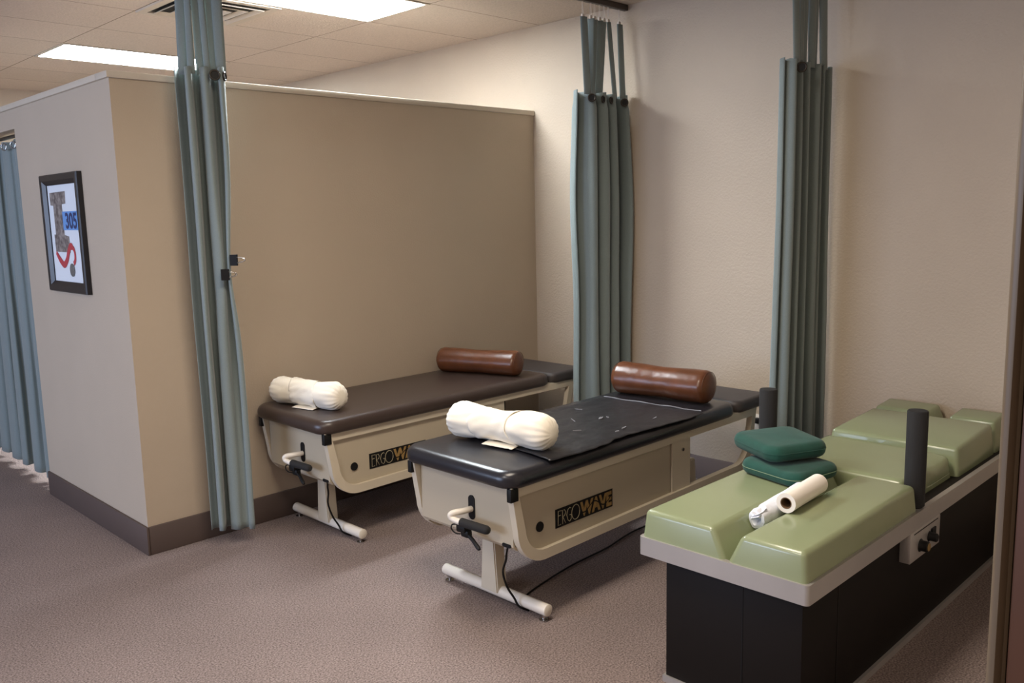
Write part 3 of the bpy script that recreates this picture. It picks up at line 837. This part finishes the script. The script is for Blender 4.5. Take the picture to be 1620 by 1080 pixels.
# --- curtain in front of the partition, gathered with binder clips
xc, yc1 = .345, -.178
tr = box('curtain_track', xc-.016, xc+.016, YW+.13, -.016, HC-.035, HC-.0005, M['track'], bev=.004)
tag(tr, 'bronze ceiling curtain track running across the front of the bays', 'curtain track', 'ceiling curtain tracks')
cu = thing('privacy_curtain', 'blue-grey gathered curtain pinched by binder clips at the partition corner', 'curtain', (xc, yc1, .085), 'gathered privacy curtains')
E1 = Vector((.86, -.50, 0)); E1.normalize()       # bundle runs roughly square to the view
F1 = Vector((-.50, -.86, 0)).normalized()
ZP = 1.27
def mod1(p, s, t):
    # p arrives with x along the bundle, y depth
    a, d, z = p.x, p.y, p.z
    g = math.exp(-((z-ZP)/.34)**2) if z > ZP else math.exp(-((z-ZP)/.22)**2)
    if a > -.01:
        k = g*min(1, (a+.01)/.05)
        a = a+(.058-a)*k*.55 if a < .12 else a-(a-.085)*k*.6
        d = d+(-.055-d)*k*.6
    if z < ZP:
        fl = min(1, (ZP-z)/.9)
        if a > 0: a += .012*fl; d = d+(-.040-d)*.75*fl*min(1, a/.03)
    v = E1*a+F1*(-d)
    return Vector((v.x, v.y, z))
b = drape_mesh('x', (0, 0), lambda t: .195+.025*t, lambda t: .055, 3, 0, 2.225, 17, 60, mod1)
solid(fin('drape', b, M['curtain'], cu, smooth=True))
for a, d, w0, w1, tw, at in ((-.085, .02, .04, .05, 0, -.080), (-.045, -.035, .035, .03, .5, -.052), (-.005, .00, .04, .04, .0, -.02), (.025, -.03, .03, .03, .4, .005), (.055, .01, .05, .055, 0, .045), (.085, -.02, .045, .05, .1, .075)):
    p0 = E1*(a+.012)+F1*(-d)*.6; p1 = E1*(at+.022)+F1*(-d)*.3
    strap(cu, (p0.x, p0.y, 2.19), (p1.x, p1.y, 2.62), w0, w1, E1, tw)
    hook(cu, p1.x, p1.y, HC-.036-.085, 2.622)
g = E1*.070+F1*.062
grommet(cu, (g.x, g.y, 2.180), F1+E1*.15, .021)
g = E1*.112+F1*.035
grommet(cu, (g.x, g.y, 2.178), E1+F1*.3, .018)
def clip(label, a, d, z, rz, s=1):
    p = Vector((xc, yc1, 0))+E1*a+F1*d
    t = thing('binder_clip', label, 'clip', (p.x, p.y, z), 'binder clips on the left curtain', rz)
    bm = bmesh.new(); prism(bm, [(-.018, -.006), (.014, -.016), (.018, -.013), (.018, .013), (.014, .016), (-.018, .006)], 'z', -.026, .026)
    fin('clip_body', bm, M['black'], t)
    for q in (-1, 1):
        bm = bmesh.new(); P = [(-.012, q*.006, .014), (.020, q*.016, .013), (.044, q*.020, .007), (.050, q*.021, 0), (.044, q*.020, -.007), (.020, q*.016, -.013), (-.012, q*.006, -.014)]
        if q > 0: P = [(-.012, .006, .014), (.016, .013, .012), (.046, .010, .007), (.050, .009, 0), (.046, .010, -.007), (.016, .013, -.012), (-.012, .006, -.014)]
        sweep(bm, curve_pts(P, 4), .0015, 6); fin('wire_arm', bm, M['chrome'], t, smooth=True)
clip('black binder clip with silver arms on curtain edge, the upper one', .098, .066, 1.418, math.atan2(E1.y, E1.x))
clip('black binder clip pinching the curtain folds, the lower one', .055, .085, 1.352, math.atan2(E1.y, E1.x)+.25)

# --- curtain in the cubicle doorway
t = thing('curtain_rod', 'dark metal curtain rod across the cubicle doorway at far left', 'curtain rod', (.055, YJ, 2.122))
tube('rod', [(0, .002, 0), (0, YJ2-YJ-.002, 0)], .011, M['dark_metal'], t)
cu = thing('doorway_curtain', 'light blue-grey curtain on rings closing the cubicle doorway at left edge', 'curtain', (.055, YJ+.02, .06))
b = drape_mesh('y', (0, .845), lambda t: 1.66, lambda t: .020+.012*(1-t), 8, 0, 2.045, 23)
solid(fin('drape', b, M['curtain'], cu, smooth=True))
for k in range(9):
    y = .10+.178*k
    bm = bmesh.new(); torus(bm, (-.036, y, 2.005), (-1, -.5, 0), .019, .004); fin('ring', bm, M['chrome'], cu, smooth=True)

# ------------------------------------------------------------------ outlet on the back wall
t = thing('wall_outlet', 'white electrical outlet on the back wall behind the middle table', 'outlet', (XB, -1.715, .395))
box('cover_plate', -.007, 0, -.037, .037, -.057, .057, M['white_plastic'], t, bev=.002)
box('plug', -.035, -.006, -.015, .015, .01, .040, M['black'], t, bev=.004)

# ------------------------------------------------------------------ camera
f, yaw, pitch, roll = 1373.2614, .7879, .1465, -.0231
F = Vector((math.cos(yaw)*math.cos(pitch), math.sin(yaw)*math.cos(pitch), -math.sin(pitch)))
Rv = Vector((math.sin(yaw), -math.cos(yaw), 0)); U = Rv.cross(F)
c_, s_ = math.cos(roll), math.sin(roll)
R2 = Rv*c_+U*s_; U2 = -Rv*s_+U*c_
cam = bpy.data.cameras.new('camera'); co = bpy.data.objects.new('camera', cam); COL.objects.link(co)
cam.sensor_width = 36; cam.lens = 36*f/1620; cam.clip_start = .05; cam.clip_end = 60
mtx = Matrix((( R2.x, U2.x, -F.x, CAM.x), (R2.y, U2.y, -F.y, CAM.y), (R2.z, U2.z, -F.z, CAM.z), (0, 0, 0, 1)))
co.matrix_world = mtx
sc.camera = co

# ------------------------------------------------------------------ light
def area(name, loc, rot, sx, sy, power, col):
    l = bpy.data.lights.new(name, 'AREA'); l.shape = 'RECTANGLE'; l.size = sx; l.size_y = sy
    l.energy = power; l.color = col
    o = bpy.data.objects.new(name, l); COL.objects.link(o); o.location = loc; o.rotation_euler = rot
    return o
# daylight through the window in the left wall
area('window_daylight', (XL-.12, .7, 1.6), (0, -PI/2, 0), 1.6, 3.8, 200, (.57, .70, 1))
# unseen bay lamp, then two fill lights added on the camera side
area('ceiling_lamp_bay', (GX-1*G, GY-5.5*G, HC-.005), (0, 0, 0), 1.18, .57, 58, (1, .87, .72))
area('fill_light_near', (GX-5*G, GY-5.5*G, HC-.005), (0, 0, 0), 1.18, .57, 46, (1, .95, .90))
area('fill_light_hall', (-3.0, -4.6, HC-.02), (0, 0, 0), 1.2, .6, 22, (1, .82, .68))
w = bpy.data.worlds.new('world'); sc.world = w; w.use_nodes = True
w.node_tree.nodes['Background'].inputs[0].default_value = (.6, .75, 1, 1)
w.node_tree.nodes['Background'].inputs[1].default_value = 1.0
sc.view_settings.view_transform = 'Standard'; sc.view_settings.look = 'None'
sc.view_settings.gamma = 1; sc.view_settings.exposure = .1; sc.view_settings.use_curve_mapping = False
